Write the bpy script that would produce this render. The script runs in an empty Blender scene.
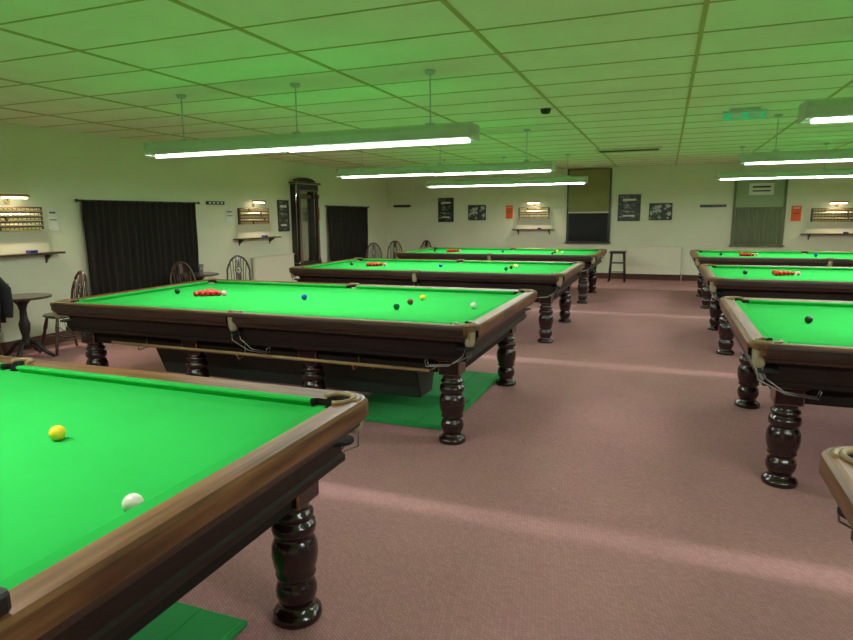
import bpy, bmesh, math, random
from mathutils import Vector, Matrix
random.seed(4)
S = bpy.context.scene
try:
    S.view_settings.view_transform = 'Standard'
    S.view_settings.gamma = 1.07
except Exception:
    pass

# ---------------------------------------------------------------- materials
def mat(name, col, rough=0.5, metal=0.0, noise=None, bump=None, emit=None, spec=None, sheen=None, coat=None):
    m = bpy.data.materials.new(name); m.use_nodes = True
    nt = m.node_tree; b = nt.nodes['Principled BSDF']
    b.inputs['Base Color'].default_value = (*col, 1)
    b.inputs['Roughness'].default_value = rough
    b.inputs['Metallic'].default_value = metal
    if spec is not None: b.inputs['Specular IOR Level'].default_value = spec
    if coat is not None:
        b.inputs['Coat Weight'].default_value = coat; b.inputs['Coat Roughness'].default_value = 0.08
    if emit:
        b.inputs['Emission Color'].default_value = (*emit[0], 1)
        b.inputs['Emission Strength'].default_value = emit[1]
    tc = nt.nodes.new('ShaderNodeTexCoord')
    if noise:  # (scale vec, col2, lo, hi)
        mp = nt.nodes.new('ShaderNodeMapping'); mp.inputs['Scale'].default_value = noise[0]
        n = nt.nodes.new('ShaderNodeTexNoise'); n.inputs['Scale'].default_value = 1; n.inputs['Detail'].default_value = 5
        r = nt.nodes.new('ShaderNodeValToRGB')
        r.color_ramp.elements[0].position = noise[2]; r.color_ramp.elements[1].position = noise[3]
        r.color_ramp.elements[0].color = (*col, 1); r.color_ramp.elements[1].color = (*noise[1], 1)
        nt.links.new(tc.outputs['Object'], mp.inputs[0]); nt.links.new(mp.outputs[0], n.inputs['Vector'])
        nt.links.new(n.outputs['Fac'], r.inputs[0]); nt.links.new(r.outputs[0], b.inputs['Base Color'])
    if bump:
        n2 = nt.nodes.new('ShaderNodeTexNoise'); n2.inputs['Scale'].default_value = bump[0]; n2.inputs['Detail'].default_value = 3
        bp = nt.nodes.new('ShaderNodeBump'); bp.inputs['Strength'].default_value = bump[1]; bp.inputs['Distance'].default_value = 0.01
        nt.links.new(tc.outputs['Object'], n2.inputs['Vector']); nt.links.new(n2.outputs['Fac'], bp.inputs['Height'])
        nt.links.new(bp.outputs[0], b.inputs['Normal'])
    return m

M = {}
M['felt'] = mat('green_baize', (0.018, 0.41, 0.056), 0.95, noise=((3, 3, 3), (0.016, 0.375, 0.050), .35, .7), spec=0.1)
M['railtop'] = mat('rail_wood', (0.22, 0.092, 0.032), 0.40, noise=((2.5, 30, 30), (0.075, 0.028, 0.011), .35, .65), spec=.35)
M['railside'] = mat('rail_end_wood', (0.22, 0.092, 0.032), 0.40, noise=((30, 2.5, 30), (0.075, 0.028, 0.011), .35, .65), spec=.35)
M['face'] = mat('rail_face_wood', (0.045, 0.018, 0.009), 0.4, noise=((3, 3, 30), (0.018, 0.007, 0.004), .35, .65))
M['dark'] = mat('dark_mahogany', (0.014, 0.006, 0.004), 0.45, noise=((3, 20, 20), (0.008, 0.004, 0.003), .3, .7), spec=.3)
M['leg'] = mat('turned_leg_mahogany', (0.016, 0.005, 0.005), 0.22, coat=0.25)
M['under'] = mat('under_frame', (0.010, 0.007, 0.005), 0.8, spec=.2)
M['leather'] = mat('pocket_leather', (0.24, 0.155, 0.06), 0.42, bump=(60, .3))
M['net'] = mat('pocket_net', (0.40, 0.36, 0.20), 0.8, bump=(120, .8))
M['black'] = mat('black_plastic', (0.008, 0.008, 0.009), 0.45)
M['hole'] = mat('pocket_lining', (0.004, 0.004, 0.004), 0.9)
M['brass'] = mat('brass', (0.55, 0.4, 0.16), 0.3, 1.0)
M['steel'] = mat('steel', (0.35, 0.35, 0.35), 0.35, 1.0)
M['ash'] = mat('ash_wood', (0.42, 0.27, 0.11), 0.4, noise=((3, 40, 40), (0.30, 0.18, 0.07), .35, .65))
M['mat'] = mat('green_dust_cloth', (0.010, 0.30, 0.055), 0.9, bump=(12, .3))
M['tray'] = mat('tray_board', (0.015, 0.03, 0.022), 0.5)
M['wall'] = mat('painted_plaster', (0.82, 0.84, 0.64), 0.85, noise=((1.2, 1.2, 1.2), (0.77, 0.79, 0.59), .4, .7), bump=(25, .08))
M['tile'] = mat('ceiling_tile', (0.93, 0.91, 0.70), 0.9, noise=((2, 2, 2), (0.87, 0.85, 0.64), .4, .7), bump=(60, .15))
M['grid'] = mat('ceiling_t_bar', (0.50, 0.44, 0.14), 0.6)
M['base'] = mat('skirting_wood', (0.09, 0.03, 0.02), 0.45)
M['lampbody'] = mat('lamp_enamel', (0.56, 0.60, 0.52), 0.4)
M['tube'] = mat('fluorescent_tube', (1, 1, 1), 0.4, emit=((0.95, 1.0, 0.97), 2.5))
M['warm'] = mat('warm_bulb', (1, .9, .7), 0.4, emit=((1, .82, .55), 12))
M['curtain'] = mat('dark_curtain', (0.010, 0.007, 0.005), 0.9)
M['cream'] = mat('cream_paint', (0.72, 0.68, 0.50), 0.5)
M['radw'] = mat('radiator_enamel', (0.86, 0.83, 0.66), 0.4)
M['paper'] = mat('paper', (0.8, 0.8, 0.75), 0.8)
M['panel'] = mat('window_panel', (0.32, 0.40, 0.24), 0.6)
M['orange'] = mat('orange_paper', (0.9, 0.13, 0.02), 0.7)
M['pic'] = mat('picture_print', (0.03, 0.04, 0.035), 0.35, noise=((9, 9, 9), (0.5, 0.52, 0.46), .50, .58))
M['pic2'] = mat('poster_print', (0.015, 0.02, 0.018), 0.35, noise=((9, 9, 22), (0.25, 0.28, 0.22), .52, .66))
M['frame'] = mat('black_frame', (0.012, 0.010, 0.008), 0.4)
M['blind'] = mat('roller_blind', (0.26, 0.25, 0.09), 0.8)
M['nightglass'] = mat('dark_glass', (0.006, 0.006, 0.006), 0.5, spec=.2)
M['netcurtain'] = mat('net_curtain', (0.15, 0.19, 0.10), 0.9)
M['glass'] = mat('mirror_glass', (0.42, 0.42, 0.36), 0.08, 1.0)
M['gilt'] = mat('gilt_wood', (0.10, 0.06, 0.025), 0.35, 0.2)
M['pint'] = mat('pint_glass', (0.75, 0.8, 0.8), 0.08)
M['pint'].node_tree.nodes['Principled BSDF'].inputs['Transmission Weight'].default_value = 0.8
M['exit'] = mat('exit_sign_face', (0.03, 0.35, 0.13), 0.4, emit=((0.05, 0.6, 0.2), 0.35))
M['chair'] = mat('chair_wood', (0.05, 0.018, 0.009), 0.3, coat=.3)
M['coat'] = mat('black_cloth', (0.008, 0.008, 0.010), 0.9)
for n, c in dict(red=(.55, .01, .01), white=(.85, .82, .68), yellow=(.85, .6, .02), green=(.0, .10, .05), brown=(.13, .04, .012),
                 blue=(.01, .05, .45), pink=(.85, .28, .33), blackb=(.008, .008, .008)).items():
    M['b_' + n] = mat('ball_' + n, c, 0.08)

# carpet
m = bpy.data.materials.new('carpet'); m.use_nodes = True; nt = m.node_tree; b = nt.nodes['Principled BSDF']
b.inputs['Roughness'].default_value = 0.95; b.inputs['Specular IOR Level'].default_value = 0.1
tc = nt.nodes.new('ShaderNodeTexCoord'); mp = nt.nodes.new('ShaderNodeMapping'); mp.inputs['Rotation'].default_value = (0, 0, .6)
br = nt.nodes.new('ShaderNodeTexBrick'); br.inputs['Scale'].default_value = 22
br.inputs['Color1'].default_value = (0.54, 0.270, 0.265, 1); br.inputs['Color2'].default_value = (0.45, 0.222, 0.218, 1)
br.inputs['Mortar'].default_value = (0.27, 0.132, 0.130, 1); br.inputs['Mortar Size'].default_value = 0.035; br.inputs['Mortar Smooth'].default_value = 1
no = nt.nodes.new('ShaderNodeTexNoise'); no.inputs['Scale'].default_value = 1.4; no.inputs['Detail'].default_value = 6
mr = nt.nodes.new('ShaderNodeMapRange'); mr.inputs['To Min'].default_value = .78; mr.inputs['To Max'].default_value = 1.14
mx = nt.nodes.new('ShaderNodeMix'); mx.data_type = 'RGBA'; mx.blend_type = 'MULTIPLY'; mx.inputs['Factor'].default_value = 1
nt.links.new(tc.outputs['Object'], mp.inputs[0]); nt.links.new(mp.outputs[0], br.inputs['Vector'])
nt.links.new(tc.outputs['Object'], no.inputs['Vector']); nt.links.new(no.outputs['Fac'], mr.inputs['Value'])
nt.links.new(br.outputs['Color'], mx.inputs['A']); nt.links.new(mr.outputs[0], mx.inputs['B'])
nt.links.new(mx.outputs['Result'], b.inputs['Base Color'])
bp = nt.nodes.new('ShaderNodeBump'); bp.inputs['Strength'].default_value = .35; bp.inputs['Distance'].default_value = .004
nt.links.new(br.outputs['Fac'], bp.inputs['Height']); bp.invert = True; nt.links.new(bp.outputs[0], b.inputs['Normal'])
M['carpet'] = m

# ---------------------------------------------------------------- mesh builder
class MB:
    def __init__(s): s.bm = bmesh.new(); s.ms = []
    def mi(s, k):
        if k not in s.ms: s.ms.append(k)
        return s.ms.index(k)
    def face(s, vs, k, smooth=False):
        try:
            f = s.bm.faces.new(vs)
        except ValueError: return None
        f.material_index = s.mi(k); f.smooth = smooth; return f
    def box(s, c, d, k, rot=None, bev=0):
        R = rot or Matrix.Identity(3); c = Vector(c)
        v = [s.bm.verts.new(c + R @ Vector((x * d[0] / 2, y * d[1] / 2, z * d[2] / 2))) for x in (-1, 1) for y in (-1, 1) for z in (-1, 1)]
        fs = [s.face([v[i] for i in q], k) for q in ((0, 1, 3, 2), (4, 6, 7, 5), (0, 4, 5, 1), (2, 3, 7, 6), (0, 2, 6, 4), (1, 5, 7, 3))]
        if bev:
            es = set(e for f in fs for e in f.edges)
            bmesh.ops.bevel(s.bm, geom=list(es), offset=bev, segments=2, affect='EDGES', profile=.5)
    def rings(s, rs, k, closed_ring=True, caps=True, loop=False, smooth=True):
        V = [[s.bm.verts.new(p) for p in r] for r in rs]; n = len(V[0])
        ks = k if isinstance(k, list) else None
        N = len(V) if loop else len(V) - 1
        for i in range(N):
            A = V[i]; B = V[(i + 1) % len(V)]
            kk = ks[i] if ks else k
            for j in range(n if closed_ring else n - 1):
                j2 = (j + 1) % n
                s.face([A[j], A[j2], B[j2], B[j]], kk, smooth)
        if caps and not loop:
            s.face(list(reversed(V[0])), ks[0] if ks else k); s.face(V[-1], ks[-1] if ks else k)
    def lathe(s, prof, c, k, seg=24, rot=None, smooth=True):
        R = rot or Matrix.Identity(3); c = Vector(c)
        rs = [[c + R @ Vector((r * math.cos(2 * math.pi * j / seg), r * math.sin(2 * math.pi * j / seg), z)) for j in range(seg)] for r, z in prof]
        s.rings(rs, k, smooth=smooth)
    def sphere(s, c, r, k, seg=20, sc=(1, 1, 1)):
        n = seg // 2; rs = []
        for i in range(1, n):
            a = -math.pi / 2 + math.pi * i / n
            rs.append([Vector(c) + Vector((sc[0] * r * math.cos(a) * math.cos(2 * math.pi * j / seg), sc[1] * r * math.cos(a) * math.sin(2 * math.pi * j / seg), sc[2] * r * math.sin(a))) for j in range(seg)])
        V = [[s.bm.verts.new(p) for p in q] for q in rs]
        for i in range(len(V) - 1):
            for j in range(seg): s.face([V[i][j], V[i][(j + 1) % seg], V[i + 1][(j + 1) % seg], V[i + 1][j]], k, True)
        b0 = s.bm.verts.new(Vector(c) - Vector((0, 0, r * sc[2]))); t0 = s.bm.verts.new(Vector(c) + Vector((0, 0, r * sc[2])))
        for j in range(seg):
            s.face([b0, V[0][(j + 1) % seg], V[0][j]], k, True); s.face([t0, V[-1][j], V[-1][(j + 1) % seg]], k, True)
    def tube(s, pts, r, k, seg=8, radii=None, closed=False):
        pts = [Vector(p) for p in pts]; rs = []
        for i, p in enumerate(pts):
            if closed: t = pts[(i + 1) % len(pts)] - pts[i - 1]
            else: t = pts[min(i + 1, len(pts) - 1)] - pts[max(i - 1, 0)]
            t.normalize(); up = Vector((0, 0, 1)) if abs(t.z) < .9 else Vector((1, 0, 0))
            a = t.cross(up).normalized(); b2 = a.cross(t).normalized(); rr = radii[i] if radii else r
            rs.append([p + a * rr * math.cos(2 * math.pi * j / seg) + b2 * rr * math.sin(2 * math.pi * j / seg) for j in range(seg)])
        s.rings(rs, k, loop=closed)
    def mesh(s, name):
        bmesh.ops.recalc_face_normals(s.bm, faces=s.bm.faces)
        me = bpy.data.meshes.new(name); s.bm.to_mesh(me); s.bm.free()
        for k in s.ms: me.materials.append(M[k])
        return me
    def obj(s, name, loc=(0, 0, 0), rz=0):
        return put(s.mesh(name), name, loc, rz)
def put(me, name, loc=(0, 0, 0), rz=0):
    o = bpy.data.objects.new(name, me); S.collection.objects.link(o); o.location = loc; o.rotation_euler = (0, 0, rz); return o

# ---------------------------------------------------------------- room
XL, XR, YB, YN, H = -7.32, 6.9, 16.0, -3.0, 2.72
def boxobj(name, lo, hi, k):
    b = MB(); b.box([(a + c) / 2 for a, c in zip(lo, hi)], [c - a for a, c in zip(lo, hi)], k); return b.obj(name)
boxobj('floor', (XL - .2, YN - .2, -.15), (XR + .2, YB + .2, 0), 'carpet')
boxobj('ceiling', (XL - .2, YN - .2, H), (XR + .2, YB + .2, H + .15), 'tile')
boxobj('wall_left', (XL - .2, YN - .2, 0), (XL, YB + .2, H), 'wall')
boxobj('wall_right', (XR, YN - .2, 0), (XR + .2, YB + .2, H), 'wall')
boxobj('wall_back', (XL, YB, 0), (XR, YB + .2, H), 'wall')
boxobj('wall_near', (XL, YN - .2, 0), (XR, YN, H), 'wall')
boxobj('baseboard_left', (XL, YN, 0), (XL + .02, YB, .14), 'base')
boxobj('baseboard_back', (XL + .02, YB - .02, 0), (XR, YB, .14), 'base')
g = MB()
x = .143 - 1.31 * 6
while x < XR:
    if x > XL: g.box((x, (YN + YB) / 2, H - .004), (.028, YB - YN, .008), 'grid')
    x += 1.31
y = 4.5 - .6 * 12
while y < YB:
    if y > YN: g.box(((XL + XR) / 2, y, H - .0025), (XR - XL, .012, .005), 'grid')
    y += .6
g.obj('trim_1')

# ---------------------------------------------------------------- snooker table mesh
L2, W2 = 1.94, 1.05
def rring(ins, z, R=.09, n=6):
    a, b2 = L2 - ins, W2 - ins; r = max(R - ins, .004); P = []
    for cx, cy, a0 in ((a - r, b2 - r, 0), (-a + r, b2 - r, 90), (-a + r, -b2 + r, 180), (a - r, -b2 + r, 270)):
        for i in range(n + 1):
            t = math.radians(a0 + 90 * i / n); P.append(Vector((cx + r * math.cos(t), cy + r * math.sin(t), z)))
    return P
corner = [(sx, sy) for sx in (-1, 1) for sy in (-1, 1)]
def boolean(me, cyls):
    o = put(me, 'tmp'); mods = []
    for cx, cy, r, z0, z1 in cyls:
        cb = MB(); cb.lathe([(r, z0), (r, z1)], (cx, cy, 0), 'hole', 28)
        c = cb.obj('tmpc'); mods.append(c)
        md = o.modifiers.new('b', 'BOOLEAN'); md.operation = 'DIFFERENCE'; md.object = c; md.solver = 'EXACT'
    dg = bpy.context.evaluated_depsgraph_get(); dg.update()
    out = bpy.data.meshes.new_from_object(o.evaluated_get(dg))
    bpy.data.objects.remove(o)
    for c in mods: bpy.data.objects.remove(c)
    return out
SL = ('railtop', 'railside', 'dark', 'felt', 'hole', 'face')
def table_mesh():
    T = MB()
    for k in SL + ('leg', 'under', 'leather', 'net', 'steel'): T.mi(k)
    # rails
    A = MB(); [A.mi(k) for k in SL]
    prof = [(.105, .874), (.03, .884), (.012, .881), (.002, .870), (0, .858), (0, .815), (.010, .800), (.024, .792), (.026, .775), (.05, .765), (.085, .755),
            (.10, .74), (.105, .66), (.095, .65), (.095, .625), (.30, .615), (.30, .79), (.105, .79)]
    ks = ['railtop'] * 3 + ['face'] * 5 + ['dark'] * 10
    A.rings([rring(i, z) for i, z in prof], ks, loop=True, smooth=False)
    bmesh.ops.recalc_face_normals(A.bm, faces=A.bm.faces)
    for f in A.bm.faces:
        if f.material_index == 0 and abs(f.calc_center_median().x) > L2 - .12: f.material_index = 1
        if f.material_index == 5 and abs(f.calc_center_median().x) > L2 - .12 and f.calc_center_median().z > .81: f.material_index = 1
    pk = [(sx * (L2 - .112), sy * (W2 - .112), .056, .70, 1) for sx, sy in corner] + [(0, sy * (W2 - .085), .046, .70, 1) for sy in (-1, 1)]
    notch = [(sx * (L2 - .055), sy * (W2 - .055), .050, .745, .85) for sx, sy in corner] + [(0, sy * (W2 - .03), .042, .77, .85) for sy in (-1, 1)]
    T.bm.from_mesh(boolean(A.mesh('a'), pk + notch))
    # cushions
    C = MB(); [C.mi(k) for k in SL]
    C.rings([rring(i, z, .05, 2) for i, z in ((.10, .842), (.10, .8735), (.138, .880), (.148, .876), (.148, .868), (.132, .845))], 'felt', loop=True, smooth=False)
    pc = [(sx * (L2 - .135), sy * (W2 - .135), .083, .7, 1) for sx, sy in corner] + [(0, sy * (W2 - .115), .066, .7, 1) for sy in (-1, 1)]
    T.bm.from_mesh(boolean(C.mesh('c'), pc))
    # bed
    B = MB(); [B.mi(k) for k in SL]
    B.box((0, 0, .82), (2 * L2 - .212, 2 * W2 - .212, .05), 'felt')
    T.bm.from_mesh(boolean(B.mesh('b'), pk))
    T.bm.faces.ensure_lookup_table()
    # sub frame
    T.box((0, 0, .70), (2 * L2 - .5, 2 * W2 - .5, .18), 'under')
    for sy in (-1, 1): T.box((0, sy * .80, .575), (2 * L2 - .42, .10, .13), 'under')
    for sx in (-1.69, -.56, .56, 1.69): T.box((sx, 0, .56), (.10, 1.6, .12), 'under')
    # pockets
    for sx, sy in corner + [(0, -1), (0, 1)]:
        if sx: cx, cy, r = sx * (L2 - .112), sy * (W2 - .112), .056; a0 = math.atan2(sy, sx); sp = 2.2; px, py = sx * (L2 - .066), sy * (W2 - .066)
        else: cx, cy, r = 0, sy * (W2 - .085), .046; a0 = sy * math.pi / 2; sp = 1.7; px, py = 0, sy * (W2 - .047)
        T.lathe([(r + .004, .705), (r + .004, .715)], (cx, cy, 0), 'hole', 20)
        pts = [(cx + (r + .006) * math.cos(a0 + sp * (i / 14 * 2 - 1)), cy + (r + .006) * math.sin(a0 + sp * (i / 14 * 2 - 1)), .884) for i in range(15)]
        T.tube(pts, .010, 'leather', 8)
        if sx:  # leather cap wrapped over the rail corner
            pts = [(cx + (r + .026) * math.cos(a0 + .95 * (i / 10 * 2 - 1)), cy + (r + .026) * math.sin(a0 + .95 * (i / 10 * 2 - 1)), .874) for i in range(11)]
            T.tube(pts, .017, 'leather', 8)
        T.lathe([(.012, .735), (.026, .740), (.034, .76), (.038, .79), (.041, .82), (.041, .849)], (px, py, 0), 'net', 16)
        dx = -sx if sx else 1
        for o in (-.022, .022):
            T.tube([(px + o * .7, py - sy * 0.01 + o * .7, .75), (px + dx * .02 + o, py + o, .67), (px + dx * .14, py + o, .60), (px + dx * .30, py + o, .585), (px + dx * .31, py + o, .625)], .004, 'steel', 6)
        T.tube([(px + dx * .31, py - .022, .625), (px + dx * .31, py + .022, .625)], .004, 'steel', 6)
    # legs
    lp = [(.094, 0), (.098, .012), (.096, .03), (.078, .042), (.064, .055), (.062, .066), (.072, .08), (.081, .105), (.082, .13), (.074, .155), (.064, .168), (.063, .178),
          (.078, .186), (.080, .196), (.074, .205), (.086, .235), (.092, .275), (.090, .315), (.078, .345), (.070, .355), (.072, .362), (.084, .370), (.088, .39), (.084, .412),
          (.070, .42), (.068, .432), (.08, .438), (.08, .452), (.066, .462), (.062, .485), (.075, .50)]
    for sx in (-1.69, -.56, .56, 1.69):
        for sy in (-.8, .8):
            T.lathe(lp, (sx, sy, 0), 'leg', 28)
            T.box((sx, sy, .56), (.155, .155, .125), 'leg', bev=.008)
            T.box((sx, sy, .62), (.19, .19, .04), 'leg', bev=.006)
    return T.mesh('snooker_table')
TM = table_mesh()
LX, RX = -3.04, 2.40
ROWS = [1.05, 4.79, 8.47, 12.17]
for i, yc in enumerate(ROWS):
    for xc in (LX, RX):
        p_ = (xc, yc, 0)
        if i == 0: p_ = (-3.0, 1.12, 0) if xc < 0 else (2.41, 1.10, 0)
        put(TM, 'snooker_table', p_)

# ball sets
def ballset(extra):
    B = MB(); r = .0262; z = .845 + r
    B_ = lambda x, y, k: B.sphere((x, y, z), r, 'b_' + k, 20)
    px = -.893
    for row in range(5):
        for j in range(row + 1): B_(px - .06 - row * r * 1.74, (j - row / 2) * 2.02 * r, 'red')
    B_(px, 0, 'pink'); B_(-1.46, 0, 'blackb'); B_(0, 0, 'blue'); B_(1.045, 0, 'brown'); B_(1.045, -.29, 'green'); B_(1.045, .29, 'yellow')
    for e in extra: B_(*e)
    return B
ballset([(1.62, -.05, 'white')]).obj('snooker_ball_set', (LX, ROWS[1], 0))
ballset([(1.1, .12, 'white')]).obj('snooker_ball_set', (LX, ROWS[2], 0))
ballset([(1.2, -.1, 'white')]).obj('snooker_ball_set', (LX, ROWS[3], 0))
for r_ in (1, 2, 3): ballset([(1.2, .1, 'white')]).obj('snooker_ball_set', (RX, ROWS[r_], 0))
for x_, y_, k in ((-1.90, 1.42, 'yellow'), (-1.235, 1.105, 'white')):
    B = MB(); B.sphere((0, 0, 0), .0262, 'b_' + k, 32); B.obj('snooker_ball', (x_, y_, .8712))

# cue rests hanging beneath the rail + dust tray, green cloths
for yc in (ROWS[1], ROWS[0] + .07):
    c = MB(); y0 = -.90
    c.tube([(-1.30, y0 - .06, .555), (1.58, y0 - .06, .545)], .012, 'ash', 8)
    c.tube([(-1.15, y0 - .01, .535), (1.3, y0 - .01, .53)], .010, 'ash', 8)
    for hx in (-1.0, 0.0, 1.0):
        c.tube([(hx, y0 + .02, .60), (hx, y0 + .02, .515), (hx, y0 - .07, .51), (hx, y0 - .085, .56)], .006, 'brass', 6)
    for s_ in (-1, 1): c.tube([(1.58, y0 - .06, .545), (1.63, y0 - .06 + s_ * .035, .575)], .004, 'brass', 6)
    c.obj('cue_rest_rack', (-3.0 if yc < 2 else LX, yc, 0))
t = MB()
hl = 1.25
def prism(mb, pts, x0, x1, k): mb.rings([[Vector((x, y, z)) for y, z in pts] for x in (x0, x1)], k, smooth=False)
prism(t, [(-.12, .21), (.12, .21), (.12, .225), (-.12, .225)], -hl, hl, 'mat')
prism(t, [(-.12, .205), (-.22, .44), (-.205, .445), (-.105, .215)], -hl, hl, 'tray')
prism(t, [(.12, .205), (.22, .44), (.205, .445), (.105, .215)], -hl, hl, 'tray')
for s_ in (-1, 1):
    prism(t, [(-.115, .21), (.115, .21), (.205, .43), (-.205, .43)], s_ * hl - .008, s_ * hl + .008, 'tray')
    for yy in (-.214, .214): t.tube([(s_ * .9, yy, .43), (s_ * .9, yy * .95, .52)], .008, 'steel', 6)
for yy in (-.214, .214): t.tube([(-hl, yy, .446), (hl, yy, .446)], .007, 'steel', 8)
t.obj('table_accessory_tray', (-2.95, 4.38, 0))
def floormat(lo, hi, h):
    c = MB(); w_, d_ = hi[0] - lo[0], hi[1] - lo[1]
    c.box((0, 0, h / 2), (w_, d_, h), 'mat', bev=min(.008, h * .4))
    c.box((0, 0, h + .003), (w_ * .5, d_ - .02, .006), 'mat', bev=.002)   # folded flap
    c.tube([(w_ / 2 - .02, -d_ / 2 + .02, h), (w_ / 2 - .02, d_ / 2 - .02, h)], .006, 'mat', 8)
    c.tube([(-w_ / 2 + .02, -d_ / 2 + .02, h), (-w_ / 2 + .02, d_ / 2 - .02, h)], .006, 'mat', 8)
    c.obj('green_floor_mat', ((lo[0] + hi[0]) / 2, (lo[1] + hi[1]) / 2, 0))
floormat((-2.36, 4.16), (-1.46, 5.80), .04)
floormat((-2.35, .52), (-1.46, 1.80), .02)
c = MB(); c.box((0, 0, 0), (.06, .05, .05), 'black', bev=.012); c.box((0, 0, .028), (.035, .025, .012), 'black', bev=.004)
c.obj('chalk_box', (-1.10, .655, .910))

# ---------------------------------------------------------------- hanging lights
def light_mesh():
    l = MB(); hl = 1.60; z0 = 2.18
    sec = [(-.12, z0), (-.125, z0 + .015), (-.115, z0 + .075), (-.07, z0 + .115), (.07, z0 + .115), (.115, z0 + .075), (.125, z0 + .015), (.12, z0), (.09, z0 + .012), (-.09, z0 + .012)]
    l.rings([[Vector((x, y, z)) for y, z in sec] for x in (-hl, hl)], 'lampbody', smooth=False)
    for s_ in (-1, 1): l.box((s_ * (hl + .006), 0, z0 + .055), (.012, .26, .12), 'lampbody', bev=.004)
    for a, b_, y in ((-1.56, -.1, -.03), (-.1, 1.56, .03)):
        l.tube([(a, y, z0 - .012), (b_, y, z0 - .012)], .014, 'tube', 10)
        for e in (a, b_): l.box((e, y, z0), (.02, .03, .035), 'lampbody')
    for x in (-1.24, 0, 1.24):
        l.tube([(x, 0, z0 + .12), (x, 0, H - .004)], .006, 'lampbody', 8)
        l.lathe([(.035, H - .03), (.045, H - .012), (.045, H - .001)], (x, 0, 0), 'lampbody', 16)
        l.box((x, 0, z0 + .125), (.07, .05, .03), 'lampbody', bev=.004)
    return l.mesh('snooker_table_light')
LM = light_mesh()
def area(parent, loc, rot, sx, sy, p, col, spread=180):
    ld = bpy.data.lights.new('lamp_glow', 'AREA'); ld.shape = 'RECTANGLE'; ld.size = sx; ld.size_y = sy; ld.energy = p; ld.color = col
    ld.spread = math.radians(spread)
    o = bpy.data.objects.new('lamp_glow', ld); S.collection.objects.link(o); o.location = loc; o.rotation_euler = rot; o.parent = parent; return o
for yc in ROWS:
    for xc in (LX, RX):
        o = put(LM, 'snooker_table_light', (xc, yc, 0))
        area(o, (0, 0, 2.188), (0, 0, 0), 3.1, .12, 92, (.99, 1.0, .97), 180)

# ---------------------------------------------------------------- wall things. local frame: x along wall, y = out of wall toward room is -y, z abs
def wallobj(b, name, side, u):
    if side == 'back': return b.obj(name, (u, YB - .001, 0), 0)
    return b.obj(name, (XL + .001, u, 0), math.pi / 2)
def picture(side, u0, u1, z0, z1, k='pic', fk='frame', name='framed_picture', fr=.03):
    b = MB(); w = u1 - u0; h = z1 - z0; zc = (z0 + z1) / 2
    b.box((0, -.012, zc), (w - fr, .012, h - fr), k)
    for s_ in (-1, 1):
        b.box((s_ * (w - fr) / 2, -.014, zc), (fr, .028, h), fk, bev=.004)
        b.box((0, -.014, zc + s_ * (h - fr) / 2), (w - 2 * fr, .028, fr), fk)
    if k == 'pic2':
        b.box((0, -.0185, z1 - h * .2), (w * .6, .002, h * .07), 'paper'); b.box((0, -.0185, z0 + h * .2), (w * .5, .002, h * .05), 'paper')
    return wallobj(b, name, side, (u0 + u1) / 2)
def notice(side, u0, u1, z0, z1, k='orange', name='notice'):
    b = MB(); b.box((0, -.004, (z0 + z1) / 2), (u1 - u0, .008, z1 - z0), k)
    b.box((0, -.009, z1 - .05), ((u1 - u0) * .6, .002, .02), 'paper' if k != 'paper' else 'frame')
    b.box((0, -.009, (z0 + z1) / 2), ((u1 - u0) * .7, .002, .012), 'frame')
    return wallobj(b, name, side, (u0 + u1) / 2)
def scoreboard(side, u0, u1, z0, z1, zsh, p=5):
    b = MB(); w = u1 - u0; h = z1 - z0; zc = (z0 + z1) / 2
    b.box((0, -.015, zc), (w, .03, h), 'chair', bev=.006)
    n = 5
    for i in range(n):
        z = z0 + h * (i + .5) / n
        b.box((0, -.034, z), (w * .9, .008, h / n * .38), 'cream' if i % 2 else 'brass')
        b.box((0, -.040, z - h / n * .36), (w * .94, .02, .010), 'brass')
        for q in range(14): b.box((-w * .42 + q * w * .84 / 13, -.0395, z), (.010, .003, h / n * .3), 'frame')
        b.box((random.uniform(-.35, .35) * w, -.045, z), (.02, .02, h / n * .8), 'frame')
    b.tube([(0, 0, z1 + .06), (0, -.06, z1 + .14), (0, -.13, z1 + .13)], .008, 'brass', 8)
    b.lathe([(.03, 0), (.035, .005), (.03, .012)], (0, -.0, z1 + .06), 'brass', 16, Matrix.Rotation(math.pi / 2, 3, 'X'))
    hs = [Vector((0, .035 * math.cos(a), .035 * math.sin(a))) for a in [math.pi * i / 8 for i in range(9)]] + [Vector((0, -.028, 0)), Vector((0, .028, 0))]
    b.rings([[Vector((x, -.14, z1 + .11)) + q for q in hs] for x in (-.17, .17)], 'brass', smooth=False)
    b.tube([(-.15, -.14, z1 + .105), (.15, -.14, z1 + .105)], .014, 'warm', 10)
    b.box((0, -.008, (z0 + zsh) / 2), (w * 1.12, .016, z0 - zsh), 'cream')
    b.box((0, -.09, zsh), (w * 1.35, .18, .025), 'chair', bev=.005)
    for s_ in (-1, 1):
        b.rings([[Vector((s_ * w * .5 + dx, 0, zsh - .01)), Vector((s_ * w * .5 + dx, -.14, zsh - .01)), Vector((s_ * w * .5 + dx, -.10, zsh - .04)), Vector((s_ * w * .5 + dx, -.02, zsh - .09)), Vector((s_ * w * .5 + dx, 0, zsh - .13))] for dx in (-.012, .012)], 'chair', smooth=False)
    b.box((w * .2, -.10, zsh + .03), (.09, .09, .035), 'b_blue', bev=.004)
    o = wallobj(b, 'scoreboard', side, (u0 + u1) / 2)
    area(o, (0, -.13, z1 + .085), (math.radians(-22), 0, 0), .3, .03, p, (1, .85, .6), 160)
    return o
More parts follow.
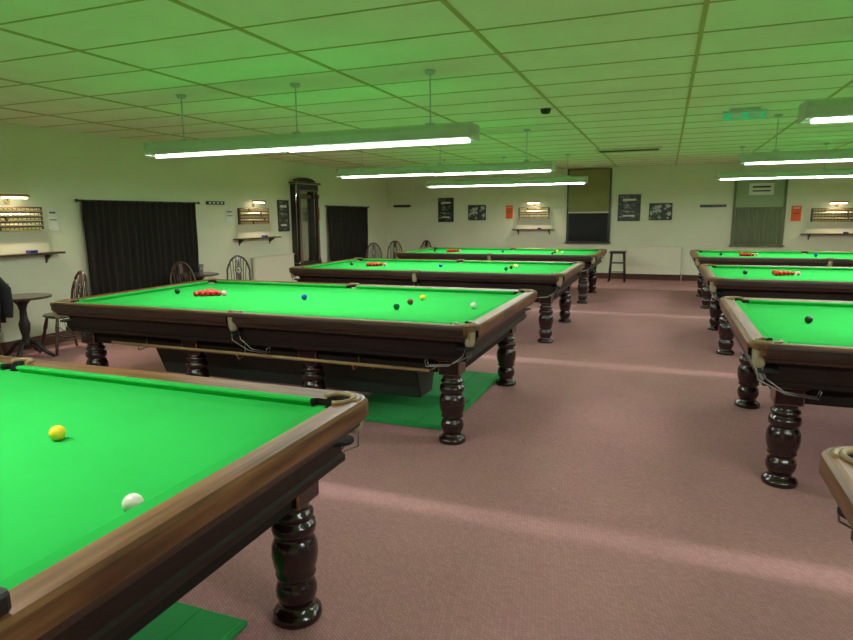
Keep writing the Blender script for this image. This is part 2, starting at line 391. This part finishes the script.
def curtain(side, u0, u1, z0, z1, k='curtain', off=.07, name='curtain'):
    b = MB(); w = u1 - u0; n = int(w / .0125); rows = 14; V = []
    for i in range(n + 1):
        x = -w / 2 + w * i / n; ph = x * 52 + 1.2 * math.sin(x * 7)
        V.append([b.bm.verts.new((x + .006 * math.sin(j * .9 + x * 9), -off + .028 * math.sin(ph) * (.6 + .4 * j / rows) + .01 * math.sin(x * 17 + j * .3), z1 - (z1 - z0) * j / rows)) for j in range(rows + 1)])
    for i in range(n):
        for j in range(rows): b.face([V[i][j], V[i][j + 1], V[i + 1][j + 1], V[i + 1][j]], k, True)
    b.tube([(-w / 2 - .06, -off, z1 - .01), (w / 2 + .06, -off, z1 - .01)], .012, 'frame', 10)
    for s_ in (-1, 1):
        b.sphere((s_ * (w / 2 + .07), -off, z1 - .01), .022, 'frame', 12); b.tube([(s_ * (w / 2 + .03), 0, z1 - .01), (s_ * (w / 2 + .03), -off, z1 - .01)], .008, 'frame', 8)
    return wallobj(b, name, side, (u0 + u1) / 2)
def radiator(side, u0, u1, z0, z1):
    b = MB(); w = u1 - u0; zc = (z0 + z1) / 2
    b.box((0, -.075, zc), (w, .06, z1 - z0), 'radw', bev=.012)
    n = int(w / .045)
    for i in range(n): b.box((-w / 2 + .04 + (w - .08) * i / (n - 1), -.106, zc), (.018, .008, (z1 - z0) * .86), 'radw', bev=.002)
    b.box((0, -.08, z1 + .004), (w, .09, .014), 'radw')
    for s_ in (-1, 1):
        b.box((s_ * w * .35, -.03, zc), (.03, .06, .2), 'radw')
        b.tube([(s_ * (w / 2 + .03), -.075, 0), (s_ * (w / 2 + .03), -.075, z0 + .05), (s_ * (w / 2 - .02), -.075, z0 + .05)], .009, 'radw', 8)
    b.lathe([(.02, 0), (.024, .02), (.022, .06)], (w / 2 + .03, -.075, z0 + .03), 'paper', 12)
    return wallobj(b, 'radiator', side, (u0 + u1) / 2)

# left wall
scoreboard('left', 4.75, 5.58, 1.45, 1.74, 1.17, 11)
notice('left', 5.66, 5.80, 1.44, 1.72, 'paper')
curtain('left', 6.12, 8.27, .04, 1.84)
b = MB(); b.box((0, -.01, 1.84), (.46, .02, .06), 'frame', bev=.004)
for i in range(4): b.box((-.15 + i * .1, -.022, 1.84), (.05, .004, .03), 'paper')
wallobj(b, 'wall_sign', 'left', 8.83)
notice('left', 9.08, 9.30, 1.50, 1.74, 'paper')
scoreboard('left', 9.42, 10.36, 1.46, 1.76, 1.20, 11)
picture('left', 10.68, 11.06, 1.30, 1.93, 'pic2', name='framed_poster')
radiator('left', 9.72, 11.05, .16, .83)
notice('left', 12.12, 12.32, 1.52, 1.80)
curtain('left', 12.58, 14.60, .04, 1.84)
b = MB()
b.box((0, -.03, 1.42), (.62, .04, 1.62), 'glass')
for s_ in (-1, 1):
    b.box((s_ * .36, -.07, 1.40), (.16, .14, 1.70), 'frame', bev=.008)
    b.lathe([(.035, .62), (.045, .65), (.03, .70), (.026, 1.3), (.024, 1.95), (.04, 2.0), (.045, 2.06)], (s_ * .36, -.17, 0), 'gilt', 16)
b.box((0, -.09, .58), (.90, .18, .10), 'frame', bev=.01)
b.box((0, -.08, 2.20), (.86, .16, .14), 'frame', bev=.01)
b.box((0, -.10, 2.29), (.96, .20, .05), 'gilt', bev=.01)
arc = [Vector((.40 * math.cos(math.pi * i / 14), 0, .10 * math.sin(math.pi * i / 14))) for i in range(15)]
b.rings([[p + Vector((0, y, 2.31)) for p in arc] for y in (-.03, -.12)], 'frame', smooth=False)
b.box((0, -.05, 2.02), (.62, .05, .10), 'gilt', bev=.01)
wallobj(b, 'pier_mirror', 'left', 11.60)

# back wall
def sign(u0, u1, z):
    b = MB(); b.box((0, -.012, z), (u1 - u0, .024, .06), 'frame', bev=.004)
    for i in range(5): b.box((-(u1 - u0) * .36 + i * (u1 - u0) * .18, -.026, z), (.03, .004, .03), 'gilt')
    wallobj(b, 'wall_sign', 'back', (u0 + u1) / 2)
sign(-7.12, -6.62, 1.86); sign(.72, 1.28, 1.76)
picture('back', -5.80, -5.36, 1.42, 2.06, 'pic2', name='framed_poster')
picture('back', -4.95, -4.46, 1.46, 1.86, 'pic')
notice('back', -3.92, -3.74, 1.50, 1.84)
scoreboard('back', -3.58, -2.78, 1.48, 1.78, 1.22, 11)
picture('back', -1.12, -.60, 1.42, 2.06, 'pic2', name='framed_poster')
picture('back', -.40, .12, 1.44, 1.84, 'pic')
notice('back', 2.60, 2.80, 1.40, 1.74)
scoreboard('back', 2.98, 3.95, 1.38, 1.68, 1.12, 11)
radiator('back', -.87, .37, .14, .82)
b = MB(); w = 1.02
b.box((0, -.015, 1.80), (w, .03, 1.80), 'frame')
b.box((0, -.035, 1.27), (w - .08, .012, .68), 'nightglass')
b.box((0, -.045, 2.16), (w - .04, .012, 1.02), 'blind'); b.tube([(-w / 2 + .02, -.055, 2.66), (w / 2 - .02, -.055, 2.66)], .03, 'blind', 12)
b.box((0, -.05, 1.64), (w - .04, .02, .03), 'cream')
for s_ in (-1, 1): b.box((s_ * (w / 2 + .0), -.03, 1.80), (.045, .06, 1.80), 'frame', bev=.004)
b.box((0, -.05, .89), (w + .1, .10, .035), 'frame', bev=.005)
wallobj(b, 'window_1', 'back', -1.82)
b = MB()
b.box((0, -.01, 1.62), (w, .02, 1.56), 'panel')
b.box((0, -.03, 2.04), (w - .08, .012, .62), 'panel'); b.box((.02, -.038, 2.12), (.5, .004, .26), 'paper'); b.box((.02, -.041, 2.17), (.36, .002, .04), 'frame'); b.box((.02, -.041, 2.08), (.36, .002, .03), 'frame')
for x_ in (-w / 2, w / 2): b.box((x_, -.03, 1.62), (.05, .06, 1.60), 'netcurtain', bev=.004)
b.box((0, -.03, 2.42), (w + .05, .06, .05), 'netcurtain'); b.box((0, -.05, .85), (w + .1, .10, .035), 'netcurtain')
b.box((0, -.03, 1.70), (w, .05, .04), 'netcurtain')
n = 90; V = []
for i in range(n + 1):
    x_ = -w / 2 + .04 + (w - .08) * i / n; V.append([b.bm.verts.new((x_, -.045 + .014 * math.sin(x_ * 75), z_)) for z_ in (.88, 1.28, 1.69)])
for i in range(n):
    for j in range(2): b.face([V[i][j], V[i + 1][j], V[i + 1][j + 1], V[i][j + 1]], 'netcurtain', True)
wallobj(b, 'window_2', 'back', 1.95)

# stool
b = MB()
b.box((0, 0, .70), (.36, .36, .05), 'frame', bev=.015)
for sx, sy in corner: b.tube([(sx * .14, sy * .14, .68), (sx * .18, sy * .18, 0)], .018, 'frame', 8)
for z_, q in ((.22, .168), (.45, .154)):
    for s_ in (-1, 1): b.tube([(-q, s_ * q, z_), (q, s_ * q, z_)], .009, 'frame', 8); b.tube([(s_ * q, -q, z_), (s_ * q, q, z_)], .009, 'frame', 8)
b.obj('bar_stool', (-1.03, 15.3, 0))

# windsor chair
def chair_mesh(withcoat=False):
    b = MB()
    seat = []
    for sc, z in ((.86, .425), (1, .435), (1.02, .45), (.97, .462)):
        seat.append([Vector((sc * .21 * math.copysign(abs(math.cos(t)) ** .75, math.cos(t)), sc * .20 * math.copysign(abs(math.sin(t)) ** .75, math.sin(t)), z)) for t in [2 * math.pi * i / 28 for i in range(28)]])
    b.rings(seat, 'chair')
    legp = lambda a, c: b.tube([Vector(a).lerp(Vector(c), t) for t in (0, .15, .3, .4, .55, .75, .9, 1)], .02, 'chair', 10, radii=[.015, .019, .024, .016, .024, .019, .016, .014])
    for sx, sy in corner: legp((sx * .13, sy * .13, .43), (sx * .20, sy * .21, 0))
    for s_ in (-1, 1): b.tube([(s_ * .175, -.18, .17), (s_ * .18, 0, .17), (s_ * .175, .18, .17)], .011, 'chair', 8, radii=[.009, .015, .009])
    b.tube([(-.178, 0, .17), (0, 0, .17), (.178, 0, .17)], .011, 'chair', 8, radii=[.009, .015, .009])
    hoop = []
    for i in range(23):
        t = math.pi * i / 22; hoop.append((-.20 * math.cos(t) * (1 if math.sin(t) > .3 else .93), .17 + .09 * math.sin(t) ** .8, .45 + .50 * math.sin(t) ** .75))
    b.tube(hoop, .016, 'chair', 8)
    for q in (-.13, -.085, .085, .13, -.045, .045):
        tt = math.acos(max(-1, min(1, q / .2))); ztop = .45 + .50 * math.sin(tt) ** .75
        b.tube([(q * .8, .17, .45), (q, .17 + .09 * math.sin(tt) ** .8, ztop)], .008, 'chair', 6)
    b.box((0, .21, .56), (.06, .01, .2), 'chair', rot=Matrix.Rotation(-.17, 3, 'X')); b.box((0, .25, .87), (.055, .01, .16), 'chair', rot=Matrix.Rotation(-.17, 3, 'X'))
    b.tube([(.05 * math.cos(t), .232 + .05 * math.sin(t) * .17, .72 + .06 * math.sin(t)) for t in [2 * math.pi * i / 18 for i in range(18)]], .009, 'chair', 6, closed=True)
    for k_ in range(3):
        t = math.pi * k_ / 3; b.tube([(.05 * math.cos(t), .232, .72 + .06 * math.sin(t)), (-.05 * math.cos(t), .232, .72 - .06 * math.sin(t))], .005, 'chair', 6)
    if withcoat:
        rs = []
        for z, wx, wy, yc in ((.50, .25, .07, .27), (.62, .26, .08, .26), (.78, .25, .08, .25), (.92, .24, .075, .25), (1.0, .20, .065, .25), (1.06, .12, .05, .25), (1.09, .05, .03, .25)):
            rs.append([Vector(((wx + .012 * math.sin(6 * t + z * 9)) * math.cos(t), yc + (wy + .01 * math.sin(5 * t)) * math.sin(t), z + .01 * math.sin(4 * t))) for t in [2 * math.pi * i / 32 for i in range(32)]])
        b.rings(rs, 'coat')
        for s_ in (-1, 1): b.tube([(s_ * .20, .26, .97), (s_ * .27, .25, .85), (s_ * .28, .22, .68), (s_ * .27, .20, .55)], .05, 'coat', 12, radii=[.045, .055, .05, .045])
    return b.mesh('windsor_chair')
CM = chair_mesh()
for x_, y_, a in ((-6.76, 5.30, -.25), (-6.38, 7.05, 1.2), (-6.55, 8.35, .6), (-6.45, 13.3, .5), (-6.5, 14.5, .2), (-5.9, 14.9, -.3)):
    put(CM, 'windsor_chair', (x_, y_, 0), a)
put(chair_mesh(True), 'windsor_chair', (-6.55, 4.14, 0), .9)
def pub_table(loc):
    b = MB()
    b.lathe([(.27, .695), (.30, .70), (.305, .712), (.30, .725)], (0, 0, 0), 'chair', 40)
    b.lathe([(.05, .12), (.06, .15), (.05, .20), (.038, .26), (.055, .34), (.06, .40), (.04, .47), (.036, .56), (.05, .62), (.08, .66), (.12, .695)], (0, 0, 0), 'frame', 20)
    for i in range(4):
        a = math.pi / 2 * i + .5; c_, s_ = math.cos(a), math.sin(a)
        b.tube([(c_ * .03, s_ * .03, .20), (c_ * .12, s_ * .12, .17), (c_ * .20, s_ * .20, .07), (c_ * .28, s_ * .28, .022)], .02, 'frame', 10, radii=[.026, .028, .024, .021])
        b.sphere((c_ * .28, s_ * .28, .022), .022, 'frame', 12)
    b.obj('pub_table', loc)
pub_table((-6.84, 4.86, 0)); pub_table((-6.80, 7.72, 0))
for x_, y_ in ((-6.92, 4.74), (-6.72, 7.69)):
    b = MB(); b.lathe([(.028, 0), (.03, .004), (.036, .10), (.042, .15), (.039, .15), (.033, .10), (.027, .012)], (0, 0, 0), 'pint', 24); b.obj('pint_glass', (x_, y_, .726))

# ceiling things
b = MB(); b.box((0, 0, -.02), (.30, .08, .04), 'lampbody', bev=.006); b.box((0, 0, -.075), (.42, .03, .09), 'exit', bev=.004); b.box((-.08, -.017, -.075), (.10, .004, .05), 'paper'); b.box((.10, -.017, -.075), (.12, .004, .04), 'paper')
b.box((0, 0, -.035), (.44, .05, .02), 'lampbody'); b.obj('exit_sign', (.74, 7.8, H))
b = MB(); b.lathe([(.02, -.05), (.045, -.045), (.055, -.02), (.06, 0)], (0, 0, 0), 'frame', 20); b.obj('smoke_detector', (-1.28, 6.95, H - .005))
b = MB(); b.box((0, 0, -.012), (1.1, .42, .024), 'cream', bev=.004)
for i in range(7): b.box((0, -.11 + i * .036, -.026), (1.0, .012, .012), 'base')
b.obj('ceiling_vent', (-.68, 11.7, H - .005))

# ---------------------------------------------------------------- world & camera
w = bpy.data.worlds.new('world'); S.world = w; w.use_nodes = True
w.node_tree.nodes['Background'].inputs[0].default_value = (.02, .03, .02, 1)
psi, p, rho = math.radians(21.1), math.radians(9.6), math.radians(.5)
r0 = Vector((math.cos(psi), math.sin(psi), 0)); f = Vector((-math.sin(psi) * math.cos(p), math.cos(psi) * math.cos(p), -math.sin(p)))
u0 = r0.cross(f); r = r0 * math.cos(rho) - u0 * math.sin(rho); u = u0 * math.cos(rho) + r0 * math.sin(rho)
cd = bpy.data.cameras.new('camera'); cd.lens = 26.0; cd.sensor_width = 36; cd.clip_start = .05
co = bpy.data.objects.new('camera', cd); S.collection.objects.link(co)
mw = Matrix((r, u, -f)).transposed().to_4x4(); mw.translation = Vector((0, 0, 1.59)); co.matrix_world = mw
S.camera = co
